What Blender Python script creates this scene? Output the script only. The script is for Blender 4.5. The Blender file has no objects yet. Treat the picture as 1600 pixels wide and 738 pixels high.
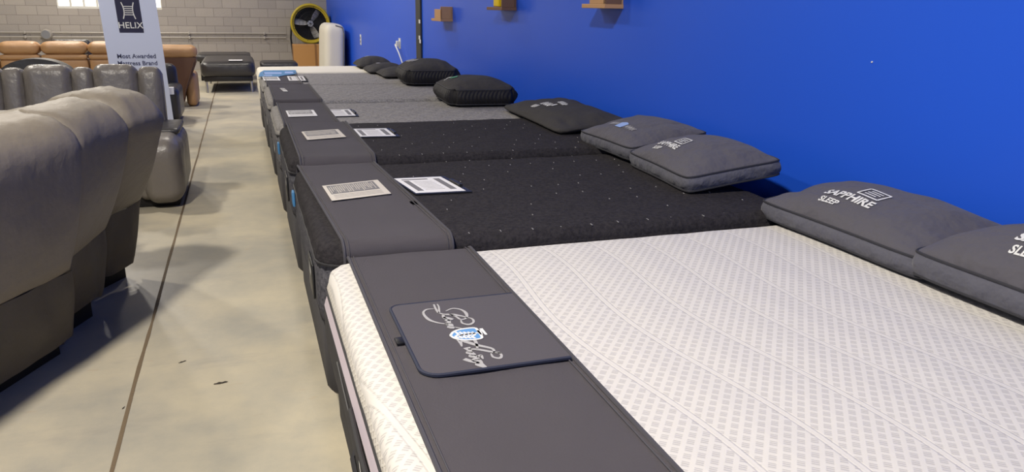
import bpy, bmesh, math, random
from mathutils import Vector, Matrix, noise
import numpy as np
PI = math.pi
S = bpy.context.scene
C = S.collection
random.seed(4)

# ------------------------------------------------------------------ camera
FPX, CX, CY, H = 1200.0, 800.0, 369.0, 1.60
VY = (375.0, 2.0); YX = 72.0
_dy = Vector((VY[0]-CX, VY[1]-CY, FPX)).normalized()
_X = -((YX-CY)*(VY[1]-CY)+FPX*FPX)/(VY[0]-CX)
_dx = Vector((_X, YX-CY, FPX)).normalized()
_dz = _dx.cross(_dy)
cd = bpy.data.cameras.new('camera'); cam = bpy.data.objects.new('camera', cd); C.objects.link(cam)
cd.sensor_fit = 'HORIZONTAL'; cd.sensor_width = 36; cd.lens = 36*FPX/1600
R3 = Matrix(((_dx[0], -_dx[1], -_dx[2]), (_dy[0], -_dy[1], -_dy[2]), (_dz[0], -_dz[1], -_dz[2])))
cam.matrix_world = Matrix.Translation((0, 0, H)) @ R3.to_4x4()
cd.clip_start = 0.05
S.camera = cam
def at(px, py, **k):
    """world point seen at a pixel on the plane x=, y= or z="""
    (a, v), = k.items(); i = 'xyz'.index(a)
    r = Vector((px-CX, py-CY, FPX)); d = Vector((_dx.dot(r), _dy.dot(r), _dz.dot(r)))
    o = Vector((0, 0, H)); t = (v-o[i])/d[i]
    return o+d*t

# ------------------------------------------------------------------ world, lamps, exposure
W = bpy.data.worlds.new('world'); S.world = W; W.use_nodes = True
W.node_tree.nodes['Background'].inputs[0].default_value = (0.62, 0.72, 1.0, 1)
W.node_tree.nodes['Background'].inputs[1].default_value = 0.25
S.view_settings.view_transform = 'Standard'; S.view_settings.look = 'None'
S.view_settings.gamma = 1; S.view_settings.use_curve_mapping = False
S.view_settings.exposure = 0.12
WA, WB = 2.71, -.034      # blue wall: x = WA + WB*y (it runs a little askew to the floor joint)
YB = 20.3      # block wall
ZC = 6.5       # ceiling
LAMPS = [(-1.7, 0.9, 430), (-3.4, 8.6, 190), (-3.0, 14, 230), (-3.0, 17.6, 190), (0.2, 12.5, 90)]
LAMP_COL = (1.0, 0.93, 0.83)
def xw(y): return WA+WB*y
WRZ = math.atan(-WB)
def atw(px, py, off=0):
    r = Vector((px-CX, py-CY, FPX)); d = Vector((_dx.dot(r), _dy.dot(r), _dz.dot(r)))
    t = (WA-off)/(d.x-WB*d.y); return Vector((0, 0, H))+d*t
def area(name, loc, size, power, col, rot=(0, 0, 0), sy=None):
    l = bpy.data.lights.new(name, 'AREA'); l.energy = power; l.color = col
    l.shape = 'RECTANGLE' if sy else 'DISK'; l.size = size
    if sy: l.size_y = sy
    o = bpy.data.objects.new(name, l); C.objects.link(o); o.location = loc; o.rotation_euler = rot
    return o
area('daylight', (-3.0, -6.7, 2.6), 8, 170, (0.60, 0.70, 1.0), (math.radians(90), 0, 0), 3.2)   # storefront glazing behind the camera

# ------------------------------------------------------------------ materials
MC = {}
def mat(name, col, rough=0.6, metal=0.0, spec=0.5, bump=None, var=None, sheen=0, emit=None, coat=0):
    """bump=(scale, strength, distance[, detail]); var=(scale, amount)"""
    if name in MC: return MC[name]
    m = bpy.data.materials.new(name); m.use_nodes = True; nt = m.node_tree; b = nt.nodes['Principled BSDF']
    b.inputs['Base Color'].default_value = (*col, 1); b.inputs['Roughness'].default_value = rough
    b.inputs['Metallic'].default_value = metal; b.inputs['Specular IOR Level'].default_value = spec
    if sheen:
        b.inputs['Sheen Weight'].default_value = sheen; b.inputs['Sheen Roughness'].default_value = .5
    if emit:
        b.inputs['Emission Color'].default_value = (*emit[0], 1); b.inputs['Emission Strength'].default_value = emit[1]
    tc = nt.nodes.new('ShaderNodeTexCoord')
    if bump:
        n = nt.nodes.new('ShaderNodeTexNoise'); n.inputs['Scale'].default_value = bump[0]
        n.inputs['Detail'].default_value = bump[3] if len(bump) > 3 else 3
        nt.links.new(tc.outputs['Object'], n.inputs['Vector'])
        bp = nt.nodes.new('ShaderNodeBump'); bp.inputs['Strength'].default_value = bump[1]; bp.inputs['Distance'].default_value = bump[2]
        nt.links.new(n.outputs['Fac'], bp.inputs['Height']); nt.links.new(bp.outputs['Normal'], b.inputs['Normal'])
    if var:
        n = nt.nodes.new('ShaderNodeTexNoise'); n.inputs['Scale'].default_value = var[0]; n.inputs['Detail'].default_value = 4
        nt.links.new(tc.outputs['Object'], n.inputs['Vector'])
        mx = nt.nodes.new('ShaderNodeMix'); mx.data_type = 'RGBA'
        mx.inputs[6].default_value = (*[c*(1-var[1]) for c in col], 1); mx.inputs[7].default_value = (*[min(1, c*(1+var[1])) for c in col], 1)
        nt.links.new(n.outputs['Fac'], mx.inputs[0]); nt.links.new(mx.outputs[2], b.inputs['Base Color'])
    MC[name] = m; return m
def sr(r, g, b):
    f = lambda c: (c/255/12.92) if c/255 <= .04045 else ((c/255+.055)/1.055)**2.4
    return (f(r), f(g), f(b))
class NT:
    """tiny node helper"""
    def __init__(s, m): s.t = m.node_tree; s.b = s.t.nodes['Principled BSDF']
    def n(s, typ, **k):
        o = s.t.nodes.new(typ)
        for a, v in k.items(): setattr(o, a, v)
        return o
    def l(s, a, b): s.t.links.new(a, b)
    def m(s, op, a, b=None, c=None):
        o = s.n('ShaderNodeMath', operation=op)
        for i, v in enumerate((a, b, c)):
            if v is None: continue
            if isinstance(v, (int, float)): o.inputs[i].default_value = v
            else: s.l(v, o.inputs[i])
        return o.outputs[0]
    def mix(s, f, a, b):
        o = s.n('ShaderNodeMix', data_type='RGBA')
        for i, v in ((0, f), (6, a), (7, b)):
            if isinstance(v, (int, float)): o.inputs[i].default_value = v
            elif isinstance(v, tuple): o.inputs[i].default_value = (*v, 1)
            else: s.l(v, o.inputs[i])
        return o.outputs[2]
    def noise(s, vec, scale, detail=3, rough=.5):
        o = s.n('ShaderNodeTexNoise'); o.inputs['Scale'].default_value = scale; o.inputs['Detail'].default_value = detail
        o.inputs['Roughness'].default_value = rough; s.l(vec, o.inputs['Vector']); return o.outputs['Fac']
    def ramp(s, f, a, b):
        o = s.n('ShaderNodeMapRange'); o.inputs[1].default_value = a; o.inputs[2].default_value = b; s.l(f, o.inputs[0]); return o.outputs[0]
    def bump(s, h, strength, dist):
        o = s.n('ShaderNodeBump'); o.inputs['Strength'].default_value = strength; o.inputs['Distance'].default_value = dist
        s.l(h, o.inputs['Height']); s.l(o.outputs['Normal'], s.b.inputs['Normal'])
    def xyz(s, scale=None):
        tc = s.n('ShaderNodeTexCoord'); v = tc.outputs['Object']
        if scale:
            mp = s.n('ShaderNodeMapping'); mp.inputs['Scale'].default_value = scale; s.l(v, mp.inputs['Vector']); v = mp.outputs[0]
        sp = s.n('ShaderNodeSeparateXYZ'); s.l(v, sp.inputs[0]); return v, sp.outputs

# concrete floor
m = mat('concrete', sr(188, 180, 158), .42, spec=.35); N = NT(m); v, q = N.xyz()
a = N.noise(v, 1.1, 8, .65); mp = N.n('ShaderNodeMapping'); mp.inputs['Scale'].default_value = (1, 3.2, 1); N.l(v, mp.inputs[0])
st = N.noise(mp.outputs[0], 1.4, 6, .7)
c1 = N.mix(N.ramp(a, .35, .68), sr(158, 154, 142), sr(198, 187, 160))
c2 = N.mix(N.m('MULTIPLY', N.ramp(st, .56, .72), .45), c1, sr(150, 144, 134))
rs = N.noise(mp.outputs[0], 4.5, 3, .6)
c3 = N.mix(N.m('MULTIPLY', N.ramp(rs, .68, .8), .45), c2, sr(170, 128, 70))
N.l(c3, N.b.inputs['Base Color']); N.l(N.ramp(a, .2, .9), N.b.inputs['Roughness'])
rr = N.n('ShaderNodeMapRange'); rr.inputs[3].default_value = .30; rr.inputs[4].default_value = .55; N.l(a, rr.inputs[0]); N.l(rr.outputs[0], N.b.inputs['Roughness'])
N.bump(N.noise(v, 14, 6, .7), .12, .01)
# painted blue drywall
m = mat('blue_paint', sr(34, 92, 224), .38, spec=.5); N = NT(m); v, q = N.xyz(); N.bump(N.noise(v, 60, 3), .05, .002)
# grey block wall
m = mat('block', sr(150, 142, 132), .85); N = NT(m); v, q = N.xyz()
cb = N.n('ShaderNodeCombineXYZ'); N.l(q[0], cb.inputs[0]); N.l(q[2], cb.inputs[1])
br = N.n('ShaderNodeTexBrick'); br.inputs['Scale'].default_value = 1; br.inputs['Mortar Size'].default_value = .006
br.inputs['Brick Width'].default_value = .41; br.inputs['Row Height'].default_value = .205; br.inputs['Mortar Smooth'].default_value = .3
br.inputs['Color1'].default_value = (*sr(176, 168, 158), 1); br.inputs['Color2'].default_value = (*sr(164, 157, 149), 1); br.inputs['Mortar'].default_value = (*sr(140, 133, 126), 1)
N.l(cb.outputs[0], br.inputs['Vector']); N.l(br.outputs['Color'], N.b.inputs['Base Color'])
N.bump(N.m('SUBTRACT', N.noise(v, 30, 4), N.m('MULTIPLY', br.outputs['Fac'], 1.5)), .4, .01)
mat('ceiling', sr(120, 120, 120), .9)
mat('plain_wall', sr(150, 148, 144), .9)
mat('joint', sr(112, 96, 74), .9, bump=(30, .5, .01))
mat('crack', sr(52, 46, 40), .9)

# white knit mattress top: wavy seams, columns of knit dashes
def knit(name, base, dark, waves, lozenge=False):
    m = mat(name, base, .85, spec=.2); N = NT(m); v, q = N.xyz()
    x, y, z = q
    if not lozenge:
        # chevron shift so that columns lean between seams
        w = N.m('ADD', N.m('MULTIPLY', N.m('SINE', N.m('ADD', N.m('MULTIPLY', y, 4.6), .6)), .032), N.m('MULTIPLY', y, .06))
        xs = N.m('ADD', x, w)
        a_ = N.m('SUBTRACT', N.m('MULTIPLY', x, .78), N.m('MULTIPLY', y, .62)); b_ = N.m('ADD', N.m('MULTIPLY', x, .62), N.m('MULTIPLY', y, .78))
        u = N.m('MULTIPLY', a_, 36); fu = N.m('ABSOLUTE', N.m('SUBTRACT', N.m('FRACT', u), .5))
        sh_ = N.m('MULTIPLY', N.m('FLOOR', u), .5)
        inside = N.ramp(fu, .33, .24)
        fs = N.m('ABSOLUTE', N.m('SUBTRACT', N.m('FRACT', N.m('ADD', N.m('MULTIPLY', b_, 34), sh_)), .5))
        seg = N.ramp(fs, .40, .30)
        row = N.m('SINE', N.m('MULTIPLY', b_, 2*PI*136))
        cell = N.m('MULTIPLY', N.m('MULTIPLY', inside, seg), N.m('ADD', .55, N.m('MULTIPLY', row, .45)))
        # broad seams
        sm = N.m('ABSOLUTE', N.m('SUBTRACT', N.m('FRACT', N.m('ADD', N.m('MULTIPLY', xs, 1/.205), .12)), .5))
        band = N.ramp(sm, .455, .475)
        groove = N.m('MULTIPLY', N.ramp(sm, .435, .452), N.ramp(sm, .47, .455))
        cell = N.m('MULTIPLY', cell, N.m('SUBTRACT', 1, band))
        g2 = N.m('MAXIMUM', N.m('MULTIPLY', cell, .66), N.m('MULTIPLY', groove, .16))
        N.l(N.mix(g2, base, dark), N.b.inputs['Base Color'])
        big = N.m('MULTIPLY', N.m('SUBTRACT', .5, sm), 2)
        h = N.m('SUBTRACT', N.m('ADD', N.m('MULTIPLY', N.m('SUBTRACT', 1, sm), .9), N.noise(v, 5, 2)), N.m('ADD', N.m('MULTIPLY', cell, .12), N.m('MULTIPLY', groove, .2)))
        N.bump(h, .5, .012)
    else:
        s1 = N.m('ADD', N.m('MULTIPLY', y, 34), N.m('MULTIPLY', N.m('SUBTRACT', z, x), 60)); s2 = N.m('SUBTRACT', N.m('MULTIPLY', y, 34), N.m('MULTIPLY', N.m('SUBTRACT', z, x), 60))
        d1 = N.m('ABSOLUTE', N.m('SUBTRACT', N.m('FRACT', s1), .5)); d2 = N.m('ABSOLUTE', N.m('SUBTRACT', N.m('FRACT', s2), .5))
        e = N.m('MULTIPLY', N.ramp(d1, .4, .28), N.ramp(d2, .4, .28))
        N.l(N.mix(N.m('MULTIPLY', e, .55), base, dark), N.b.inputs['Base Color']); N.bump(N.m('SUBTRACT', 1, e), .4, .004)
    return m
knit('white_knit', sr(214, 210, 204), sr(164, 161, 162), True)
knit('white_knit_edge', sr(212, 207, 198), sr(196, 190, 182), False, True)
# grey quilt
def quilt(name, c1, c2, sx, sy):
    m = mat(name, c1, .9, spec=.15); N = NT(m); v, q = N.xyz(); x, y, z = q
    a = N.m('SINE', N.m('MULTIPLY', x, sx)); b = N.m('SINE', N.m('MULTIPLY', y, sy)); t = N.m('MULTIPLY', a, b)
    n = N.noise(v, 55, 4, .7)
    N.l(N.mix(N.ramp(n, .38, .64), c1, c2), N.b.inputs['Base Color'])
    N.bump(N.m('ADD', N.m('MULTIPLY', t, .5), n), .45, .012)
quilt('grey_quilt', sr(158, 155, 152), sr(122, 119, 118), 52, 30)
quilt('light_quilt', sr(176, 172, 166), sr(140, 137, 133), 30, 50)
quilt('black_quilt', sr(54, 51, 53), sr(38, 36, 39), 28, 28)
quilt('charcoal_side', sr(96, 95, 100), sr(62, 62, 68), 90, 18)
quilt('grey_side', sr(128, 126, 128), sr(84, 83, 88), 110, 24)
mat('runner', sr(112, 107, 111), .93, spec=.15, bump=(180, .25, .002), var=(3, .08), sheen=.15)
mat('pocket_cloth', sr(84, 80, 84), .93, spec=.15, bump=(180, .25, .002), sheen=.1)
mat('runner_trim', sr(72, 70, 76), .8)
mat('pocket_trim', sr(44, 48, 66), .8)
mat('pillow_charcoal', sr(86, 84, 91), .8, spec=.3, bump=(8, .9, .04, 3), sheen=.1)
mat('pillow_side', sr(92, 92, 102), .85, spec=.25, bump=(12, .8, .03, 3), sheen=.1)
mat('pillow_dark', sr(60, 58, 58), .85, spec=.25, bump=(7, .5, .03, 4))
mat('pillow_trim', sr(46, 46, 52), .7)
m = mat('black_mesh', sr(24, 22, 26), .75); N = NT(m); v, q = N.xyz(); N.bump(N.m('SINE', N.m('MULTIPLY', N.m('ADD', q[0], q[1]), 190)), .5, .006)
mat('piping_black', sr(38, 37, 40), .7); mat('tape_lilac', sr(196, 184, 192), .7, bump=(300, .3, .001))
mat('black_fabric', sr(44, 42, 45), .85, bump=(40, .3, .006))
mat('side_fabric', sr(62, 60, 62), .85, bump=(250, .2, .002))
mat('white_ink', sr(225, 225, 222), .6); mat('grey_ink', sr(120, 118, 118), .6); mat('silver_thread', sr(178, 176, 174), .5); mat('blue_thread', sr(96, 150, 205), .5)
mat('green_ink', sr(70, 150, 110), .6); mat('blue_ink', sr(70, 130, 180), .6); mat('pale_blue_ink', sr(150, 175, 225), .6)
mat('paper', sr(238, 236, 234), .5); mat('paper_warm', sr(214, 206, 192), .5)
mat('tuft', sr(150, 148, 148), .7)
mat('clip_black', sr(24, 24, 26), .4)
mat('foam_white', sr(232, 226, 210), .8, bump=(4, .4, .02))
mat('grey_leather', sr(120, 114, 107), .36, spec=.5, bump=(7, .5, .035, 4), var=(6, .12))
mat('suede_taupe', sr(128, 119, 104), .5, spec=.45, bump=(6, .35, .035, 5), var=(5, .12))
mat('suede_taupe_top', sr(108, 98, 86), .42, spec=.5, bump=(9, .45, .035, 5), var=(5, .12))
mat('brown_leather', sr(174, 134, 92), .45, spec=.5, bump=(8, .4, .02, 4), var=(5, .12))
mat('brown_dark', sr(96, 66, 48), .5, bump=(8, .4, .02, 4))
mat('black_leather', sr(50, 48, 48), .35, spec=.6, bump=(9, .4, .02, 4))
mat('sofa_base', sr(20, 18, 18), .7)
mat('banner_cloth', sr(205, 213, 236), .6); mat('navy', sr(30, 30, 62), .6); mat('navy_ink', sr(66, 70, 104), .6)
mat('steel', sr(190, 190, 190), .3, metal=1); mat('blade', sr(245, 245, 245), .4)
mat('yellow', sr(196, 172, 40), .45); mat('grille', sr(30, 28, 28), .5)
mat('drum', sr(40, 36, 34), .6)
mat('cardboard', sr(196, 146, 88), .85, bump=(20, .2, .004)); mat('tape_brown', sr(150, 106, 60), .5)
mat('wood', sr(196, 150, 104), .55, bump=(30, .2, .002)); mat('wood_dark', sr(120, 88, 66), .6)
mat('yellow_plastic', sr(240, 208, 20), .4)
mat('white_plastic', sr(225, 225, 225), .4); mat('conduit', sr(186, 180, 170), .45, metal=.3)
mat('strip_metal', sr(52, 52, 50), .5)
mat('window_glass', sr(235, 235, 225), .3, emit=((1, .97, .88), 1.1)); mat('window_frame', sr(220, 218, 208), .5)
mat('lamp_shell', sr(180, 180, 180), .4, metal=.6); mat('lamp_lens', sr(255, 250, 240), .3, emit=((1, .92, .8), 8))
MC['window_glass'].use_nodes = True

# ------------------------------------------------------------------ helpers
def link(name, me, mt, parent=None):
    o = bpy.data.objects.new(name, me); C.objects.link(o)
    for x in (mt if isinstance(mt, (list, tuple)) else [mt]): me.materials.append(MC[x])
    if parent is not None: o.parent = parent
    return o
def build(name, bm, mt, parent=None, smooth=True):
    bmesh.ops.recalc_face_normals(bm, faces=bm.faces)
    me = bpy.data.meshes.new(name); bm.to_mesh(me); bm.free()
    if smooth:
        for p in me.polygons: p.use_smooth = True
        if hasattr(me, 'set_sharp_from_angle'): me.set_sharp_from_angle(angle=math.radians(50))
    return link(name, me, mt, parent)
def thing(name, label, cat, loc=(0, 0, 0), rz=0, group=None):
    o = bpy.data.objects.new(name, None); C.objects.link(o); o.location = loc; o.rotation_euler = (0, 0, rz)
    o['label'] = label; o['category'] = cat
    if group: o['group'] = group
    o.empty_display_size = .1
    return o
def tag(o, label, cat, group=None):
    o['label'] = label; o['category'] = cat
    if group: o['group'] = group
    return o
def struct(o): o['kind'] = 'structure'; return o
def bbox(bm, x0, x1, y0, y1, z0, z1, M=None):
    vs = [bm.verts.new((x, y, z)) for z in (z0, z1) for y in (y0, y1) for x in (x0, x1)]
    if M is not None:
        for w in vs: w.co = M @ w.co
    for f in ((0, 1, 3, 2), (4, 6, 7, 5), (0, 4, 5, 1), (2, 3, 7, 6), (0, 2, 6, 4), (1, 5, 7, 3)):
        bm.faces.new([vs[i] for i in f])
    return vs
def box(*a, M=None, bevel=0, seg=2):
    bm = bmesh.new(); bbox(bm, *a, M=M)
    if bevel: bmesh.ops.bevel(bm, geom=bm.edges[:], offset=bevel, segments=seg, affect='EDGES', profile=.5)
    return bm
def cushion(cx, cy, cz, sx, sy, sz, r=.05, puff=.0, n=10, wr=0, M=None, bm=None, wscale=5):
    """soft rounded box, faces bulged by puff, wr = wrinkle amplitude"""
    bm = bm or bmesh.new(); h = Vector((sx/2, sy/2, sz/2)); cache = {}
    def vert(p):
        key = tuple(round(c, 4) for c in p)
        if key in cache: return cache[key]
        w = Vector((p[0]*h.x, p[1]*h.y, p[2]*h.z)); rr = min(r, h.x*.98, h.y*.98, h.z*.98)
        inner = Vector([max(-(h[i]-rr), min(h[i]-rr, w[i])) for i in range(3)]); d = w-inner
        w = inner + (d.normalized()*rr if d.length > 1e-6 else d)
        if puff:
            a = [1-abs(p[i])**2.2 for i in range(3)]
            k = Vector((p[0]*max(0, a[1]*a[2]), p[1]*max(0, a[0]*a[2]), p[2]*max(0, a[0]*a[1])))*puff
            w = w+k
        w = w+Vector((cx, cy, cz))
        if wr:
            nn = noise.noise(w*wscale)+.5*noise.noise(w*wscale*2.3+Vector((7, 3, 1)))
            dd = (w-Vector((cx, cy, cz))).normalized(); w = w+dd*nn*wr
        if M is not None: w = M @ w
        cache[key] = bm.verts.new(w); return cache[key]
    # parameter spacing denser near edges
    t = [-1+2*i/n for i in range(n+1)]; t = [math.copysign(abs(a)**.7, a) for a in t]
    for ax in range(3):
        for s in (-1, 1):
            for i in range(n):
                for j in range(n):
                    ps = []
                    for (a, b) in ((i, j), (i+1, j), (i+1, j+1), (i, j+1)):
                        p = [0, 0, 0]; p[ax] = s; p[(ax+1) % 3] = t[a]; p[(ax+2) % 3] = t[b]; ps.append(vert(p))
                    if s < 0: ps.reverse()
                    if len(set(ps)) >= 3:
                        try: bm.faces.new(ps)
                        except ValueError: pass
    return bm
def tube(pts, r, n=8, closed=False, bm=None, cap=True):
    bm = bm or bmesh.new(); pts = [Vector(p) for p in pts]; L = len(pts); rings = []; up = None
    for i, p in enumerate(pts):
        a = pts[(i-1) % L] if (closed or i > 0) else p; b = pts[(i+1) % L] if (closed or i < L-1) else p
        d = (b-a).normalized()
        if up is None:
            up = Vector((0, 0, 1)) if abs(d.z) < .9 else Vector((1, 0, 0))
        u = (up-d*up.dot(d)).normalized(); w = d.cross(u); up = u
        rings.append([bm.verts.new(p+(u*math.cos(2*PI*k/n)+w*math.sin(2*PI*k/n))*r) for k in range(n)])
    for i in range(L if closed else L-1):
        A, B = rings[i], rings[(i+1) % L]
        for k in range(n): bm.faces.new((A[k], A[(k+1) % n], B[(k+1) % n], B[k]))
    if cap and not closed:
        bm.faces.new(rings[0][::-1]); bm.faces.new(rings[-1])
    return bm
def cyl(c0, c1, r, n=24, r2=None, bm=None):
    bm = bm or bmesh.new(); c0 = Vector(c0); c1 = Vector(c1); d = (c1-c0).normalized()
    u = d.orthogonal().normalized(); w = d.cross(u); r2 = r if r2 is None else r2
    A = [bm.verts.new(c0+(u*math.cos(2*PI*k/n)+w*math.sin(2*PI*k/n))*r) for k in range(n)]
    B = [bm.verts.new(c1+(u*math.cos(2*PI*k/n)+w*math.sin(2*PI*k/n))*r2) for k in range(n)]
    for k in range(n): bm.faces.new((A[k], A[(k+1) % n], B[(k+1) % n], B[k]))
    bm.faces.new(A[::-1]); bm.faces.new(B); return bm
def loops(bm, rings, close=True):
    R = [[bm.verts.new(p) for p in r] for r in rings]
    for A, B in zip(R, R[1:]):
        n = len(A)
        for k in range(n if close else n-1): bm.faces.new((A[k], A[(k+1) % n], B[(k+1) % n], B[k]))
    return R
def rrect(x0, x1, y0, y1, r, z, n=6, per=10):
    pts = []
    for cx, cy, a0 in ((x1-r, y1-r, 0), (x0+r, y1-r, 90), (x0+r, y0+r, 180), (x1-r, y0+r, 270)):
        for i in range(n+1):
            a = math.radians(a0+90*i/n); pts.append((cx+r*math.cos(a), cy+r*math.sin(a), z))
    return pts
def text_mesh(s, size, spacing=1.0, bold=0.0):
    cu = bpy.data.curves.new('t', 'FONT'); cu.body = s; cu.size = size; cu.align_x = 'CENTER'; cu.align_y = 'CENTER'
    cu.space_character = spacing; cu.resolution_u = 3; cu.offset = bold
    o = bpy.data.objects.new('t', cu); C.objects.link(o)
    dg = bpy.context.evaluated_depsgraph_get(); dg.update(); me = bpy.data.meshes.new_from_object(o.evaluated_get(dg))
    bpy.data.objects.remove(o); me.materials.clear(); return me
def place_text(name, s, size, fn, mt, parent, spacing=1.0, bold=0.0, shear=0, wide=1.0):
    me = text_mesh(s, size, spacing, bold)
    for w in me.vertices: w.co = Vector(fn(w.co.x*wide+shear*w.co.y, w.co.y))
    return link(name, me, mt, parent)
def ribbon(bm, pts, w, fn, sub=6):
    """flat stroke along Catmull-Rom pts=(s,t[,w]) mapped through fn onto the surface"""
    P = [Vector((p[0], p[1])) for p in pts]; ws = [p[2] if len(p) > 2 else w for p in pts]; out = []
    for i in range(len(P)-1):
        p0 = P[max(0, i-1)]; p1 = P[i]; p2 = P[i+1]; p3 = P[min(len(P)-1, i+2)]
        for k in range(sub):
            t = k/sub
            out.append((.5*((2*p1)+(p2-p0)*t+(2*p0-5*p1+4*p2-p3)*t*t+(3*p1-p0-3*p2+p3)*t**3), ws[i]*(1-t)+ws[i+1]*t))
    out.append((P[-1], ws[-1])); prev = None
    for i, (p, ww) in enumerate(out):
        d = (out[min(i+1, len(out)-1)][0]-out[max(i-1, 0)][0]); d = d.normalized() if d.length > 1e-9 else Vector((1, 0)); nn = Vector((-d.y, d.x))*ww/2
        a = bm.verts.new(fn(*(p+nn))); b = bm.verts.new(fn(*(p-nn)))
        if prev: bm.faces.new((prev[0], prev[1], b, a))
        prev = (a, b)

def scribble(name, n, size, fn, mt, parent, seed=0, w=None):
    """unreadable embroidered or printed word of about n letters, one connected stroke"""
    rnd = random.Random(seed); W_ = n*size*.55; w = w or size*.16; pts = []; x = -W_/2
    for k in range(n):
        h = size*(.5 if k == 0 else rnd.choice((.28, .32, .5)))
        pts += [(x, -size*.3), (x+size*.18, h), (x+size*.32, -size*.25+rnd.random()*size*.2)]; x += size*.55
    bm = bmesh.new(); ribbon(bm, pts, w, fn, 4); return build(name, bm, mt, parent, False)

# ------------------------------------------------------------------ room
struct(build('floor', box(-14, 3.1, -7, YB+.1, -.1, 0), 'concrete', smooth=False))
struct(build('ceiling', box(-14, 3.1, -7, YB+.1, ZC, ZC+.1), 'ceiling', smooth=False))
bm = bmesh.new(); _v = bbox(bm, 0, .15, -7, YB+.1, 0, ZC)
for w in _v: w.co.x += xw(w.co.y)
struct(build('wall_right', bm, 'blue_paint', smooth=False))
struct(build('wall_left', box(-14.15, -14, -7, YB, 0, ZC), 'plain_wall', smooth=False))
struct(build('wall_front', box(-14, 3.1, -7.15, -7, 0, ZC), 'plain_wall', smooth=False))
wl = at(88, 5, y=YB).x; wr_ = at(252, 5, y=YB).x; wz = at(170, 14, y=YB).z
bm = bmesh.new()
bbox(bm, -14, wl, YB, YB+.2, 0, ZC); bbox(bm, wr_, 2.3, YB, YB+.2, 0, ZC); bbox(bm, wl, wr_, YB, YB+.2, 0, wz); bbox(bm, wl, wr_, YB, YB+.2, wz+1.3, ZC)
struct(build('wall_back', bm, 'block', smooth=False))
w1 = bmesh.new()
for i in range(9):
    x = wl+(wr_-wl)*i/8; bbox(w1, x-.02, x+.02, YB+.05, YB+.10, wz, wz+1.3)
bbox(w1, wl, wr_, YB+.04, YB+.11, wz, wz+.05); bbox(w1, wl, wr_, YB+.04, YB+.11, wz+1.25, wz+1.3); bbox(w1, wl, wr_, YB+.05, YB+.10, wz+.6, wz+.64)
wo = struct(build('window_1', w1, 'window_frame', smooth=False))
build('pane', box(wl, wr_, YB+.12, YB+.14, wz, wz+1.3), 'window_glass', wo, smooth=False)
# saw-cut joint in the floor, slightly wandering
bm = bmesh.new(); X0 = at(222, 560, z=0).x
L = []; R_ = []
for i in range(140):
    y = 1.2+i*.18; o = .006*noise.noise(Vector((y*1.3, 0, 0)))
    ww = .008+.004*noise.noise(Vector((y*5, 2, 0)))
    L.append((X0+o-ww, y, .0015)); R_.append((X0+o+ww, y, .0015))
for i in range(139): bm.faces.new([bm.verts.new(p) for p in (L[i], R_[i], R_[i+1], L[i+1])])
struct(build('trim_1', bm, 'joint', smooth=False))
# dark steel strip on the blue wall
ys = atw(653, 50).y; MW = Matrix.Translation((xw(ys), ys, 0)) @ Matrix.Rotation(WRZ, 4, 'Z')
st = struct(build('trim_2', box(-.025, 0, -.24, .02, 0, 4.2, bevel=.004, M=MW), 'strip_metal', smooth=False))
st['label'] = 'dark vertical metal strip on the blue wall'
for px, py in ((655, 33), (655, 58), (656, 64)):
    p = atw(px, py, .027); build('sticker', box(-.028, -.025, p.y-ys-.05, p.y-ys+.03, p.z-.03, p.z+.02, M=MW), 'white_plastic', st, smooth=False)
# scuffs on the floor
for k, (px, py, a, l) in enumerate(((285, 566, .4, .018), (345, 599, .1, .03), (193, 638, 1.2, .010))):
    p = at(px, py, z=0); bm = bmesh.new(); n = 14
    vs = [bm.verts.new((p.x+l*math.cos(2*PI*i/n)*math.cos(a)-.25*l*math.sin(2*PI*i/n)*math.sin(a)*(1+.4*math.sin(i*2)), p.y+l*1.3*math.cos(2*PI*i/n)*math.sin(a)+.28*l*math.sin(2*PI*i/n)*math.cos(a)*(1+.5*math.cos(i*3)), .0016)) for i in range(n)]
    bm.faces.new(vs); build('floor_chip', bm, 'crack', smooth=False)
    o = bpy.context.scene.objects[-1]
for o in list(C.objects):
    if o.name.startswith('floor_chip'):
        tag(o, {'floor_chip': 'small dark chip in the concrete floor, farthest of the three in the aisle', 'floor_chip.001': 'dark dash shaped chip in the concrete floor, nearest to the beds', 'floor_chip.002': 'tiny dark chip in the concrete right beside the floor joint'}[o.name], 'floor mark', 'chips in the concrete floor')

# lamps of the hall (above the frame)
for k, (x, y, pw) in enumerate(LAMPS):
    t = thing('high_bay_lamp', 'round high bay lamp hanging under the hall ceiling', 'lamp', (x, y, ZC-.9), 0, 'high bay lamps under the ceiling')
    build('housing', cyl((0, 0, .02), (0, 0, .25), .30, r2=.14), 'lamp_shell', t)
    build('cable', cyl((0, 0, .25), (0, 0, .9), .01, 8), 'clip_black', t)
    build('lens', cyl((0, 0, 0), (0, 0, .02), .27), 'lamp_lens', t)
    area('lamp_light', (x, y, ZC-.92), .5, pw, LAMP_COL)

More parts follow.
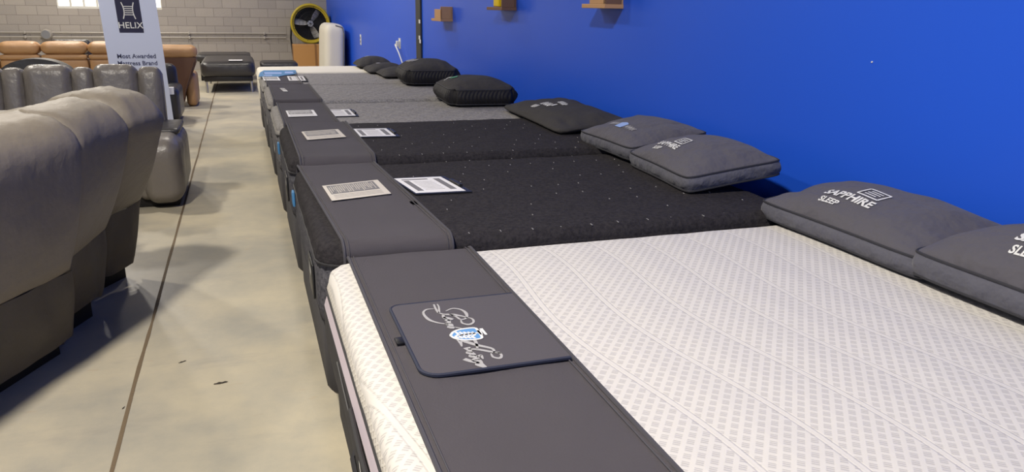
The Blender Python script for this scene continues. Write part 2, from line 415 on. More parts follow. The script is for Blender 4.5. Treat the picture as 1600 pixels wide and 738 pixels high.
# ------------------------------------------------------------------ beds
XF = 0.205; XH = 2.37
beds = [  # y0, y1, ztop, style
    dict(y0=.62, y1=2.695, z=.708, k='white'),
    dict(y0=2.715, y1=4.20, z=.752, k='black'),
    dict(y0=4.21, y1=5.54, z=.785, k='black'),
    dict(y0=5.56, y1=6.78, z=.775, k='grey'),
    dict(y0=6.86, y1=8.22, z=.79, k='grey'),
    dict(y0=8.26, y1=9.62, z=.79, k='grey'),
    dict(y0=9.66, y1=10.6, z=.80, k='whitefoam'),
]
styles = {
 'white': dict(top='white_knit', lip='white_knit_edge', side='black_fabric', r=.045),
 'black': dict(top='black_quilt', lip='black_quilt', side='charcoal_side', r=.05),
 'grey': dict(top='grey_quilt', lip='light_quilt', side='grey_side', r=.045),
 'whitefoam': dict(top='foam_white', lip='foam_white', side='foam_white', r=.04),
}
labels = {
 0: ('white knit mattress with wavy quilting, nearest to the camera', 'charcoal box foundation under the white knit mattress'),
 1: ('black tufted mattress right behind the white knit one', 'grey box foundation under the nearer black tufted mattress'),
 2: ('second black tufted mattress, next to the grey quilted ones', 'grey box foundation under the farther black tufted mattress'),
 3: ('grey quilted mattress directly behind the two black ones', 'box foundation under the nearest grey quilted mattress'),
 4: ('middle grey quilted mattress, its runner folded dark over the foot', 'box foundation under the middle grey quilted mattress'),
 5: ('farthest grey quilted mattress, before the plain white one', 'box foundation under the farthest grey quilted mattress'),
 6: ('plain white mattress at the far end of the row', 'box foundation under the plain white mattress at the far end'),
}
RC = .10
def wav(p, amp, f=9):
    return (p[0]+amp*noise.noise(Vector((p[0]*f, p[1]*f, 1))), p[1]+amp*noise.noise(Vector((p[0]*f, p[1]*f, 5))), p[2]+amp*.7*noise.noise(Vector((p[0]*f, p[1]*f, 9))))
def ringpath(x0, x1, y0, y1, r, z, off=0, step=.06):
    base = rrect(x0-off, x1+off, y0-off, y1+off, r+off, z); out = []
    for i, p in enumerate(base):
        q = base[(i+1) % len(base)]; d = math.dist(p, q); n = max(1, int(d/step))
        for k in range(n): out.append(tuple(p[j]+(q[j]-p[j])*k/n for j in range(3)))
    return out
for i, b in enumerate(beds):
    st = styles[b['k']]; y0, y1, z = b['y0'], b['y1'], b['z']; cy = (y0+y1)/2; cx = (XF+XH)/2
    XF = .212-.009*(y0-1); XH = xw(cy)-.28; cx = (XF+XH)/2; hw, hl = (XH-XF)/2, (y1-y0)/2; r = st['r']; zb = z-.33
    t = thing('mattress', labels[i][0], 'mattress', (cx, cy, zb), 0, 'mattresses on show in a row')
    zt = .33; lip = .075 if b['k'] != 'white' else .085
    amp = .005 if b['k'] == 'grey' or b['k'] == 'black' else .003
    R = []
    for (ins, zz) in [(0, zt-lip)]+[(r*(1-math.cos(a))*1.0, zt-r*(1-math.sin(a))) for a in [PI/2*k/6 for k in range(7)]]+[(r+.03, zt+.001), (.16, zt+.004), (.3, zt+.005)]:
        R.append([wav(p, amp if zz < zt+.002 and ins > 0 else .001) for p in ringpath(-hw, hw, -hl, hl, RC, zz, -ins)[:]])
    # resample so all rings have equal count
    def ring(ins, zz, nn=160):
        base = rrect(-hw+ins, hw-ins, -hl+ins, hl-ins, max(.02, RC-ins*.6), zz)
        seg = [math.dist(base[k], base[(k+1) % len(base)]) for k in range(len(base))]; T = sum(seg); out = []; acc = 0; k = 0
        for j in range(nn):
            s = T*j/nn
            while acc+seg[k] < s: acc += seg[k]; k += 1
            f = (s-acc)/seg[k] if seg[k] else 0; p = base[k]; q = base[(k+1) % len(base)]
            out.append(tuple(p[c]+(q[c]-p[c])*f for c in range(3)))
        return out
    prof = [(r*(1-math.cos(a)), zt-r*(1-math.sin(a))) for a in [PI/2*k/6 for k in range(7)]]
    bm = bmesh.new()
    rg = [[wav(p, amp) for p in ring(*q)] for q in prof]+[[wav(p, amp*.5) for p in ring(.12, zt+.002)], ring(.3, zt+.003)]
    RR = loops(bm, rg); bm.faces.new(RR[-1]); build('top_panel', bm, st['top'], t)
    bm = bmesh.new(); loops(bm, [[wav(p, amp*.5) for p in ring(-.002, zt-lip)], [wav(p, amp) for p in ring(-.006, zt-(lip+r)/2)], [wav(p, amp) for p in ring(0, zt-r)]])
    build('pillow_top_edge', bm, st['lip'], t)
    bm = bmesh.new(); amp2 = .004
    zz = [0, .02, .08, .14, .2, zt-lip-.03, zt-lip]; oo = [.02, .004, -.004, -.003, -.004, 0, .006]
    if b['k'] == 'white': zz = [0, .02, .08, .14, .19, zt-lip-.055, zt-lip-.045, zt-lip]; oo = [.005, -.012, -.018, -.018, -.018, -.015, -.012, .006]
    rr = [[wav(p, amp2) for p in ring(o, h)] for o, h in zip(oo, zz)]; RR = loops(bm, rr); bm.faces.new(RR[0][::-1])
    build('border', bm, st['side'], t)
    build('piping', tube(ring(-.003, zt-lip, 200), .006, 6, True), 'piping_black' if b['k'] != 'whitefoam' else 'foam_white', t)
    build('piping', tube(ring(.012, .012, 200), .006, 6, True), 'piping_black', t)
    if b['k'] == 'white':
        bm = bmesh.new(); loops(bm, [ring(-.0165, zt-lip-.047), ring(-.011, zt-lip-.026), ring(-.005, zt-lip-.004)]); build('tape_band', bm, 'tape_lilac', t)
        # handle loop and vertical lettering on the foot side
        f = lambda s, u: (-hw-.026, -s+1.42-cy, u+.12)
        hx = -hw-.024
        build('handle', tube([(hx+.012, 1.86-cy, .185), (hx, 1.84-cy, .195), (hx-.006, 1.62-cy, .205), (hx-.004, 1.25-cy, .205), (hx-.004, 1.10-cy, .195), (hx-.004, 1.10-cy, .05), (hx-.006, 1.5-cy, .035), (hx, 1.84-cy, .05), (hx+.012, 1.86-cy, .06)], .007, 6), 'piping_black', t)
        build('cord_edge', tube([(hx+.006, 2.2-cy, .165), (hx-.002, 1.7-cy, .17), (hx-.002, .9-cy, .17)], .003, 5), 'steel', t)
        place_text('side_lettering', 'SAPPHIRE', .12, f, 'white_ink', t, 1.05, .002)
    if b['k'] == 'black':
        # black patch with small lettering, on the foot side near the corner
        yy = y0+.30-cy
        pt = build('logo_patch', box(-hw-.012, -hw-.004, yy-.10, yy+.10, .06, .20, bevel=.003), 'clip_black', t)
        scribble('patch_lettering', 3, .05, lambda s, u: (-hw-.0125, -s+yy, u+.15), 'white_ink', pt, 1)
        build('blue_tab', cushion(-hw-.010, hl-.12, .19, .016, .07, .08, .007, n=4), 'blue_ink', t)
        # fine white tufts in offset rows
        bm = bmesh.new(); rnd = random.Random(i)
        nx = 14 if i == 1 else 13; ny = 9; 
        for a in range(nx):
            for c in range(ny):
                x = -hw+.18+(2*hw-.3)*(a+.5*(c % 2))/nx; y = -hl+.045+(2*hl-.1)*c/(ny-1)
                if rnd.random() < .5 and c > 0: continue
                x += rnd.uniform(-.012, .012); y += rnd.uniform(-.012, .012); zz = zt+.003 if abs(y) < hl-.06 else zt-.003
                s = .009 if c == 0 else .005
                bbox(bm, x-.0015, x+.0015, y-s, y+s, zz, zz+.003)
        o = build('tufts', bm, 'tuft', t, smooth=False); o['kind'] = 'stuff'
    if b['k'] == 'grey':
        f = lambda s, u: (-hw-.010, -s+y0+.45-cy, u+.10)
        scribble('side_lettering', 5, .08, f, 'white_ink', t, 2)
    # foundation
    ff = thing('box_foundation', labels[i][1], 'bed base', (cx, cy, 0), 0, 'box foundations under the mattresses')
    zb2 = zb-.002
    bm = bmesh.new()
    fr = [ring(.03, .13), ring(.015, .15), ring(.012, zb2-.02), ring(.03, zb2)]; RR = loops(bm, fr); bm.faces.new(RR[0][::-1]); bm.faces.new(RR[-1])
    build('cover', bm, 'side_fabric' if b['k'] != 'white' else 'black_fabric', ff)
    for sx in (-1, 1):
        for sy in (-1, 1):
            build('leg', cyl((sx*(hw-.15), sy*(hl-.15), 0), (sx*(hw-.15), sy*(hl-.15), .135), .022, 12, .028), 'clip_black', ff)

# ------------------------------------------------------------------ foot runners
def runner(i, x0, x1, label, drop=.28, skew=0):
    sk = lambda y: skew*(y-(beds[i]['y0']+beds[i]['y1'])/2)
    b = beds[i]; y0, y1, z = b['y0'], b['y1'], b['z']; r = styles[b['k']]['r']+.006; e = .014; zt = z+e
    path = []   # (y, z) near hem up, over, far hem
    ya, yb = y0-e-.002, y1+e+.002
    if drop:
        for k in range(5): path.append((ya, zt-r-drop*(1-k/5)))
    for k in range(7): a = PI/2*k/6; path.append((ya+r*(1-math.cos(a)), zt-r*(1-math.sin(a))))
    n = 22
    for k in range(1, n): path.append((ya+r+(yb-ya-2*r)*k/n, zt))
    for k in range(7): a = PI/2*(1-k/6); path.append((yb-r*(1-math.cos(a)), zt-r*(1-math.sin(a))))
    o = thing('foot_runner', label, 'bed runner', ((x0+x1)/2, (y0+y1)/2, z), 0, 'grey protective runners across the mattress feet')
    cy = (y0+y1)/2; cx = (x0+x1)/2
    bm = bmesh.new(); nx = 14; G = []
    for (y, zz) in path:
        row = []
        for k in range(nx+1):
            x = x0+(x1-x0)*k/nx
            w = .0035*noise.noise(Vector((x*7, y*5, i)))
            hang = max(0, min(1, (zt-r-zz)/.05))
            row.append(bm.verts.new((x-cx+sk(y), y-cy-(.004*hang*math.sin(x*30)), zz-z+max(-.002, w))))
        G.append(row)
    for A, B in zip(G, G[1:]):
        for k in range(nx): bm.faces.new((A[k], A[k+1], B[k+1], B[k]))
    bmesh.ops.solidify(bm, geom=bm.faces[:], thickness=.005)
    build('cloth', bm, 'runner', o)
    for k, xx in ((0, x0), (nx, x1)):
        s = 1 if k == 0 else -1
        build('binding', tube([(xx-cx+sk(y), y-cy, zz-z+.002) for (y, zz) in path], .006, 6), 'runner_trim', o)
        build('stitch_line', tube([(xx+s*.018-cx+sk(y), y-cy, zz-z+.003) for (y, zz) in path], .0022, 5), 'runner_trim', o)
    return o
RX0, RX1 = .298, .752
r1 = runner(0, RX0, RX1, 'charcoal runner with embroidered crest pocket across the white mattress')
r2 = runner(1, .255, .66, 'grey runner with a printed sheet on the nearer black mattress', skew=-.045)
r3 = runner(2, .24, .64, 'grey runner with a printed sheet on the farther black mattress')
r4 = runner(3, .225, .60, 'grey runner with a white sheet on the nearest grey mattress')
r5 = runner(4, .205, .60, 'dark runner with a small label on the middle grey mattress')
r6 = runner(5, .195, .54, 'grey runner with a blue tag on the farthest grey mattress')

# pocket on the first runner: rounded panel with cord edge, tab and embroidery
cx, cy, cz = r1.location; ZP = .723
P0 = at(612, 487, z=ZP); y_far = P0.y+.02; y_near = at(680, 592, z=ZP).y; xl = .352
def pocket_outline(off=0):
    r = .05; pts = [(RX1-.012, y_near-off)]
    for k in range(7): a = math.radians(270-90*k/6); pts.append((xl+r+r*math.cos(a)-off*.7, y_near+r+r*math.sin(a)-off*.7))
    for k in range(5): a = math.radians(180-90*k/4); pts.append((xl+.03+.03*math.cos(a), y_far-.03+.03*math.sin(a)))
    pts.append((RX1-.012, y_far)); return pts
bm = bmesh.new(); po = pocket_outline()
A = [bm.verts.new((x-cx, y-cy, .017)) for x, y in po]; B = [bm.verts.new((x-cx, y-cy, .0255)) for x, y in po]
bm.faces.new(B); bm.faces.new(A[::-1])
for k in range(len(A)): bm.faces.new((A[k], A[(k+1) % len(A)], B[(k+1) % len(A)], B[k]))
pk = build('pocket', bm, 'pocket_cloth', r1, False)
build('pocket_cord', tube([(x-cx, y-cy, .022) for x, y in po], .0055, 6), 'pocket_trim', pk)
build('pull_tab', box(.326-cx, .350-cx, at(627, 536, z=ZP).y-.02-cy, at(627, 536, z=ZP).y+.02-cy, .017, .024, bevel=.001), 'clip_black', pk)
# embroidery: strokes given as picture points of the flat pocket, laid on the pocket's surface
def onp(px, py): p = at(655+px/6.15, 470+py/6.15, z=cz+.027); return (p.x-cx, p.y-cy)
def strokes(name, lst, mt, w=.004):
    bm = bmesh.new()
    for s in lst:
        pts = []
        for q in s:
            a = onp(q[0], q[1]); pts.append((a[0], a[1], q[2] if len(q) > 2 else w))
        ribbon(bm, [(p[0], p[1], p[2]*1.7) for p in pts], w, lambda a, b: (a, b, .0268))
    return build(name, bm, mt, pk, smooth=False)
strokes('embroidered_script', [
    [(140, 35, .003), (160, 80), (190, 118), (188, 60, .003), (172, 32, .002)],
    [(190, 118), (240, 130), (330, 135, .008), (420, 150), (470, 168, .003)],
    [(280, 225, .003), (180, 212), (90, 180, .006), (40, 120), (70, 85, .004), (140, 78, .002)],
    [(255, 100, .002), (320, 75), (400, 85), (450, 120, .006), (455, 165), (400, 180), (350, 150), (290, 128, .003)],
    [(400, 180, .002), (415, 215), (480, 228, .006), (522, 205), (510, 175), (465, 160, .002)],
    [(230, 160, .006), (275, 168, .008), (325, 180, .006)],
    [(230, 130), (240, 165, .006), (300, 195, .003)],
    [(262, 185, .010), (290, 205, .005), (276, 222, .012), (312, 232, .005), (300, 252, .012), (340, 262, .006)],
    [(340, 255, .003), (385, 262, .003), (430, 275, .002)],
    [(365, 375, .003), (395, 400, .006), (410, 440, .002)],
    [(385, 380, .003), (450, 395, .008), (550, 425, .008), (700, 460, .005), (720, 500, .003)],
    [(470, 465, .003), (560, 468, .006), (690, 490, .006), (790, 505, .003)],
    [(530, 375, .006), (550, 410, .005), (560, 465, .003)],
    [(690, 505, .002), (710, 540), (770, 552, .006), (792, 530), (770, 500), (720, 488, .003)],
    [(455, 450, .012), (490, 485, .006), (482, 498, .012), (525, 515, .006), (512, 530, .013), (555, 545, .006), (545, 570, .014), (585, 580, .006), (580, 610, .014), (640, 640, .005)],
    [(432, 560, .008), (500, 582, .008), (580, 600, .004)],
    [(560, 545, .003), (590, 525, .006), (615, 560, .002)],
], 'silver_thread')
ol = [(300, 335), (330, 300), (400, 275), (530, 262), (570, 300), (603, 352), (560, 370), (450, 378), (350, 365)]
bm = bmesh.new(); bm.faces.new([bm.verts.new((*onp(*p), .0269)) for p in ol]); build('crest', bm, 'blue_thread', pk, smooth=False)
strokes('crest_detail', [[p for p in ol+ol[:1]]] + [[(345+40*k, 300), (375+40*k, 325), (350+40*k, 345), (380+40*k, 362)] for k in range(5)] + [[(570, 285, .008), (600, 325, .004)], [(592, 268, .006), (645, 328, .004)], [(380, 335), (560, 310)]], 'white_ink', .0045)
for o in pk.children:
    if o.name.startswith('crest_detail'): o.location.z = .0003
# printed sheets on runners 2-4
def sheet(name, parent_label, pts, z, paper='paper', style=0, mount=None, grp=None):
    """pts: far-left, far-right, near-right, near-left picture corners on the bed's top"""
    W4 = [at(*p, z=z) for p in pts]
    c = sum(W4, Vector())/4
    t = thing(name, parent_label, 'sign', (c.x, c.y, z), 0, grp)
    ux = (W4[1]-W4[0]+W4[2]-W4[3])/2; uy = (W4[0]-W4[3]+W4[1]-W4[2])/2
    f = lambda s, u, h=0: (ux.x*s+uy.x*u, ux.y*s+uy.y*u, h)
    def quad(bm, s0, s1, u0, u1, h0, h1):
        A = [bm.verts.new(f(s, u, h0)) for s, u in ((s0, u0), (s1, u0), (s1, u1), (s0, u1))]; B = [bm.verts.new(f(s, u, h1)) for s, u in ((s0, u0), (s1, u0), (s1, u1), (s0, u1))]
        bm.faces.new(A[::-1]); bm.faces.new(B)
        for k in range(4): bm.faces.new((A[k], A[(k+1) % 4], B[(k+1) % 4], B[k]))
    if mount:
        bm = bmesh.new(); quad(bm, -.54, .60, -.56, .54, 0, .006); build('board', bm, 'clip_black', t, False)
        bm = bmesh.new(); quad(bm, .53, .60, -.20, .20, .006, .016); build('clip', bm, 'clip_black', t, False)
        h = .0065
    else: h = .001
    bm = bmesh.new(); quad(bm, -.5, .5, -.5, .5, h-.0008, h); build('paper', bm, paper, t, False)
    bm = bmesh.new(); rnd = random.Random(int(z*1000)+len(pts)+int(c.y*10))
    if style == 0:     # grey text block with a white band at the bottom
        quad(bm, -.44, .40, -.12, .44, h, h+.0004); o = build('printed_block', bm, 'grey_ink', t, False)
        bm = bmesh.new()
        for k in range(22):
            s = -.42+.8*k/22; quad(bm, s, s+.012, -.1+.25*rnd.random(), .42-.1*rnd.random(), h+.0005, h+.0007)
        for k in range(5): quad(bm, -.35, .3, .38-.1*k, .392-.1*k, h+.0005, h+.0007)
        build('printed_lines', bm, paper, t, False)
        bm = bmesh.new()
        for k in range(3): quad(bm, -.42, .40, -.22-.08*k, -.205-.08*k, h, h+.0004)
        build('small_print', bm, 'grey_ink', t, False)
    else:              # white sheet, grey side columns
        quad(bm, -.40, -.28, -.38, .30, h, h+.0004); quad(bm, .27, .40, -.36, .38, h, h+.0004); quad(bm, -.40, .15, .34, .40, h, h+.0004)
        for k in range(7): quad(bm, -.22, .18, .20-.085*k, .212-.085*k, h, h+.0004)
        build('printed_columns', bm, 'grey_ink', t, False)
    return t
gs = 'printed sheets lying on the runners'; gc = 'clipboards lying beside the runners'
sheet('information_sheet', 'printed sheet on the runner of the nearer black mattress', [(501, 291), (592, 281), (609, 303), (521, 314)], .772, 'paper_warm', 0, None, gs)
sheet('information_sheet', 'printed sheet on the runner of the farther black mattress', [(470, 206), (529, 202), (540, 214), (481, 219)], .805, 'paper_warm', 0, None, gs)
sheet('information_sheet', 'white sheet on the runner of the nearest grey mattress', [(446, 173), (490, 172), (496, 181), (451, 183)], .795, 'paper', 0, None, gs)
sheet('clipboard', 'clipboard with white sheet on the nearer black mattress', [(614, 281), (690, 278), (726, 300), (652, 304)], .757, 'paper', 1, True, gc)
sheet('clipboard', 'clipboard with white sheet on the farther black mattress', [(549, 203), (604, 202), (618, 214), (563, 215)], .79, 'paper', 1, True, gc)
sheet('clipboard', 'clipboard with white sheet on the nearest grey mattress', [(505, 173), (546, 172), (556, 182), (513, 183)], .78, 'paper', 1, True, gc)
sheet('information_sheet', 'small white label on the dark runner of the middle grey mattress', [(437, 138), (444, 138), (450, 143), (443, 143)], .810, 'paper', 0, None, gs)
sheet('information_sheet', 'pale sheet below the blue tag on the farthest runner', [(409, 120), (435, 120), (438, 126), (413, 126)], .810, 'paper', 0, None, gs)
sheet('clipboard', 'pale board with sheet on the farthest grey mattress', [(448, 120), (474, 120), (478, 127), (452, 127)], .80, 'paper', 1, True, gc)
# blue tag
p = [at(x, y, z=.807) for x, y in ((406, 114), (412, 110.5), (462, 110), (463, 116), (445, 118), (436, 120), (404, 120))]
bm = bmesh.new(); A = [bm.verts.new(q) for q in p]; B = [bm.verts.new(q+Vector((0, 0, .004))) for q in p]
bm.faces.new(A[::-1]); bm.faces.new(B)
for k in range(len(A)): bm.faces.new((A[k], A[(k+1) % len(A)], B[(k+1) % len(A)], B[k]))
bt = tag(build('blue_tag', bm, 'blue_ink', None, False), 'blue printed tag lying across the two farthest mattresses', 'tag')
bm = bmesh.new()
for a, b_ in (((413, 113), (440, 115.5)), ((445, 112), (458, 114.5)), ((412, 117), (425, 118.5))):
    q = [at(x, y, z=.8115) for x, y in (a, (b_[0], a[1]), b_, (a[0], b_[1]))]; bm.faces.new([bm.verts.new(w) for w in q])
build('tag_print', bm, 'pale_blue_ink', bt, False)

# ------------------------------------------------------------------ pillows
def pillow(name, label, c, L, Wd, g, puff, rz=0, tilt=0, roll=0, top='pillow_charcoal', side='pillow_side', grp='pillows along the blue wall', gathers=.004, cat='pillow', flat=.2, droop=0, rnd=.05, gb=.012):
    t = thing(name, label, cat, c, 0, grp); t.rotation_euler = (tilt, roll, rz)
    n = 30; sgn = lambda v: 1 if v >= 0 else -1
    seed = Vector((c[0]*3, c[1]*3, 0))
    def outline(u, v):
        # corners stay out, edges pull in
        x = L/2*u*(1-.035*(1-v*v)*abs(u)); y = Wd/2*v*(1-.05*(1-u*u)*abs(v)); return x, y
    def sqz(u, v):   # square -> slightly rounded corners
        k = (abs(u)**6)*(abs(v)**6); return u*(1-rnd*k), v*(1-rnd*1.4*k)
    def hgt(u, v, s=1):
        e = max(0, (1-abs(u)**2.3)*(1-abs(v)**2.3))**.72
        x, y = u*L/2, v*Wd/2
        m = max(abs(u), abs(v))
        wr = (noise.noise(Vector((x*6, y*16, 0))+seed)*.020*max(0, m-.3)+noise.noise(Vector((x*5, y*5, 3))+seed)*.010)*min(1, e*3)
        return g/2+(puff if s > 0 else puff*flat)*e+(wr if s > 0 else 0)
    def P(u, v, s=1, extra=0):
        u2, v2 = sqz(u, v); x, y = outline(u2, v2); zz = s*(hgt(u, v, s)+extra)+g/2+puff*flat
        return Vector((x, y, zz-droop*(x/(L/2))**2*.5*(1 if x < 0 else .4)))
    T = [-1+2*i/n for i in range(n+1)]; T = [sgn(a)*(1-(1-abs(a))**1.35) for a in T]
    for s, nm in ((1, 'top_cover'), (-1, 'bottom_cover')):
        bm = bmesh.new(); G = [[bm.verts.new(P(u, v, s)) for v in T] for u in T]
        for i in range(n):
            for j in range(n): bm.faces.new((G[i][j], G[i+1][j], G[i+1][j+1], G[i][j+1]))
        build(nm, bm, top, t)
    per = [(T[i], -1) for i in range(n)]+[(1, T[i]) for i in range(n)]+[(T[n-i], 1) for i in range(n)]+[(-1, T[n-i]) for i in range(n)]
    def ringz(h, out):
        r = []
        for k, (u, v) in enumerate(per):
            a = P(u, v, 1); b = P(u, v, -1); q = a.lerp(b, h); d = Vector((u*(abs(u) > .99), v*(abs(v) > .99), 0)).normalized()
            q = q+d*(out+gathers*noise.noise(Vector((k*.9, h*2, 5))+seed)*(math.sin(h*PI))); r.append(q)
        return r
    bm = bmesh.new(); loops(bm, [ringz(h, gb*math.sin(PI*h)) for h in (0, .2, .4, .6, .8, 1)]); build('gusset', bm, side, t)
    if g > .03:
        build('piping', tube(ringz(0, .001), .005, 6, True), 'pillow_trim', t)
        build('piping', tube(ringz(1, .001), .005, 6, True), 'pillow_trim', t)
    else: build('seam', tube(ringz(.5, .006), .003, 5, True), 'pillow_trim', t)
    def fn(s, u):
        return P(max(-1, min(1, s/(L/2))), max(-1, min(1, u/(Wd/2))), 1, .0045)
    t['_'] = 0; del t['_']
    return t, fn
def sapphire(t, fn, ox, oy, k=1.0):
    place_text('lettering', 'SAPPHIRE', .062*k, lambda a, b: fn(a+ox, b+oy), 'white_ink', t, 1.0, .0022*k)
    place_text('lettering', 'SLEEP', .042*k, lambda a, b: fn(a+ox-.055*k, b+oy-.058*k), 'white_ink', t, 1.0, .0012*k)
    bm = bmesh.new(); q = .042*k; cx_, cy_ = ox+.055*k, oy+.085*k
    def st(pts, w=.009*k): ribbon(bm, [(cx_+a*q, cy_+b*q*.9) for a, b in pts], w, lambda a, b: fn(a, b), 3)
    st([(-1.3, -1), (1.3, -1)]); st([(1.3, -1), (1.3, 1)]); st([(1.3, 1), (-1.3, 1)]); st([(-1.3, 1), (-1.3, -1)])
    st([(-.7, .45), (.8, .45)], .007*k); st([(.8, .0), (-.8, .0)], .007*k); st([(-.8, -.45), (.6, -.45)], .007*k)
    build('square_emblem', bm, 'white_ink', t, False)
RZ = -PI/2
# local +X = toward the camera (-y), local +Y = toward the wall (+x)
t, fn = pillow('gusseted_pillow', 'charcoal pillow with white lettering on the white mattress, fully in view', (2.365, 2.33, .732), .90, .50, .07, .095, RZ+math.radians(1), math.radians(6))
sapphire(t, fn, -.05, -.12, .95)
t, fn = pillow('gusseted_pillow', 'charcoal pillow at the right picture edge on the white mattress', (2.36, 1.48, .730), .92, .50, .08, .14, RZ, math.radians(4))
sapphire(t, fn, -.05, -.12, .95)
t, fn = pillow('gusseted_pillow', 'charcoal pillow with square emblem, nearer of two on the nearer black mattress', (2.215, 3.42, .784), .72, .52, .07, .085, RZ+math.radians(-4), math.radians(8))
sapphire(t, fn, -.08, -.14, .8)
t, fn = pillow('gusseted_pillow', 'charcoal pillow with blue crest, behind another on the nearer black mattress', (2.25, 4.14, .80), .68, .52, .07, .07, RZ+math.radians(2), math.radians(8))
bm = bmesh.new()
for a in (-.13, -.11, -.085, -.06, .055, .08, .10, .125):
    ribbon(bm, [(a-.008, -.15), (a, -.11), (a+.008, -.14), (a+.014, -.105)], .004, fn, 3)
ribbon(bm, [(-.14, -.13), (-.05, -.12)], .003, fn, 3); ribbon(bm, [(.05, -.13), (.15, -.11)], .003, fn, 3)
build('lettering', bm, 'silver_thread', t, False)
bm = bmesh.new(); bm.faces.new([bm.verts.new(fn(a, b-.13)) for a, b in ((-.035, -.03), (.03, -.03), (.04, .03), (.0, .045), (-.04, .03))]); build('crest', bm, 'pale_blue_ink', t, False)
t, fn = pillow('sleeping_pillow', 'charcoal pillow with white print on the farther black mattress', (2.20, 5.32, .800), 1.34, .52, .03, .06, RZ+math.radians(-2), math.radians(6), top='pillow_dark', side='pillow_dark', flat=.35)
scribble('lettering', 5, .085, lambda a, b: fn(a-.04, b-.08), 'white_ink', t, 4)
scribble('lettering', 5, .055, lambda a, b: fn(a+.04, b+.01), 'white_ink', t, 3)
scribble('lettering', 4, .055, lambda a, b: fn(a-.12, b-.16), 'white_ink', t, 5)
t, fn = pillow('puffy_pillow', 'tall black sided pillow with green print on the nearest grey mattress', (1.90, 6.62, .785), .80, .60, .12, .085, RZ+math.radians(-3), 0, 0, top='pillow_dark', side='black_mesh', gathers=.012, rnd=.16, gb=.035)
bm = bmesh.new()
ribbon(bm, [(-.16, -.22), (-.12, -.18), (-.13, -.23), (-.07, -.20)], .014, fn, 3); ribbon(bm, [(-.14, -.25), (-.07, -.24)], .012, fn, 3)
build('lettering', bm, 'white_ink', t, False)
bm = bmesh.new(); bm.faces.new([bm.verts.new(fn(a, b)) for a, b in ((-.06, -.22), (.0, -.21), (.02, -.16), (-.04, -.14))]); build('leaf_emblem', bm, 'green_ink', t, False)
t, fn = pillow('puffy_pillow', 'tall black sided pillow with pale script on the middle grey mattress', (1.84, 8.22, .80), .78, .58, .13, .10, RZ+math.radians(-3), 0, 0, top='pillow_dark', side='black_mesh', gathers=.012, rnd=.16, gb=.035)
scribble('lettering', 6, .12, lambda a, b: fn(a-.08, b-.17), 'silver_thread', t, 6)
t, fn = pillow('sleeping_pillow', 'dark pillow lying on the farthest grey mattress, beside the tall black sided one', (1.68, 9.02, .795), .62, .44, .02, .08, RZ, top='pillow_dark', side='pillow_dark')
t, fn = pillow('sleeping_pillow', 'dark pillow with pale mark on the farthest grey mattress, in front of the white one', (1.62, 9.62, .795), .60, .46, .02, .08, RZ, top='pillow_dark', side='pillow_dark')
scribble('lettering', 3, .07, lambda a, b: fn(a, b-.08), 'silver_thread', t, 7)
t, fn = pillow('sleeping_pillow', 'dark pillow with pale mark on the plain white mattress at the far end', (1.58, 10.25, .81), .60, .46, .02, .10, RZ, top='pillow_dark', side='pillow_dark')
scribble('lettering', 2, .08, lambda a, b: fn(a, b-.08), 'silver_thread', t, 8)

# ------------------------------------------------------------------ things on the blue wall
for k, (px0, px1, py, lab, dz) in enumerate(((914, 950, 13, 'raw wood bracket on the blue wall, nearest to the camera', .24), (764, 789, 16, 'dark wood bracket with yellow piece on the blue wall', .14), (676, 694, 33, 'small wood bracket on the blue wall nearest the dark strip', .17))):
    ya = atw(px1, py, .12).y; yb = atw(px0, py, .12).y; z0 = atw((px0+px1)/2, py, .12).z; cy_ = (ya+yb)/2; hl = min((yb-ya)/2, .22)
    t = thing('wall_bracket', lab, 'wall bracket', (xw(cy_), cy_, z0), WRZ, 'wooden brackets on the blue wall')
    build('shelf_board', box(-.15, 0, -hl, hl, 0, .03, bevel=.003), ['wood', 'wood_dark', 'wood'][k], t, False)
    build('back_board', box(-.02, 0, -hl*.95, hl*.95, .03, dz, bevel=.002), ['wood', 'wood_dark', 'wood'][k], t, False)
    build('side_board', box(-.15, -.02, -hl, -hl+.02, .03, dz, bevel=.002), ['wood_dark', 'wood_dark', 'wood'][k], t, False)
    if k == 1: build('yellow_block', box(-.12, -.03, -hl*.2, hl*.5, .032, .16, bevel=.01), 'yellow_plastic', t)
    else: build('front_lip', box(-.15, -.135, -hl, hl*.3, .03, .09 if k == 0 else .14, bevel=.002), 'wood', t, False)
p = atw(625, 68)
t = thing('wall_outlet', 'white outlet with plugged cord on the blue wall above the pillows', 'outlet', (p.x, p.y, p.z), WRZ)
build('plate', box(-.008, 0, -.06, .06, -.08, .08, bevel=.003), 'white_plastic', t)
build('plug', box(-.06, -.008, -.03, .03, -.05, .04, bevel=.008), 'white_plastic', t)
q = atw(632, 106, .04)
build('cord', tube([(-.05, .02, .0), (-.07, .03, -.02), (-.06, (q.y-p.y)*.4, (q.z-p.z)*.4), (-.05, (q.y-p.y)*.8, (q.z-p.z)*.8), (-.04, q.y-p.y, q.z-p.z-.15)], .011, 8), 'white_plastic', t)
p = atw(564, 62)
t = thing('wall_outlet', 'small white outlet plate at the far end of the blue wall', 'outlet', (p.x, p.y, p.z), WRZ)
build('plate', box(-.01, 0, -.06, .06, -.10, .10, bevel=.003), 'white_plastic', t)
build('socket', box(-.013, -.009, -.03, .03, .015, .055, bevel=.002), 'grey_ink', t); build('socket', box(-.013, -.009, -.03, .03, -.055, -.015, bevel=.002), 'grey_ink', t)
p = atw(1363, 97)
tag(build('wall_anchor', cyl((p.x-.004, p.y, p.z), (p.x, p.y, p.z), .004, 10), 'white_plastic'), 'tiny white anchor dot on the blue wall', 'wall anchor')

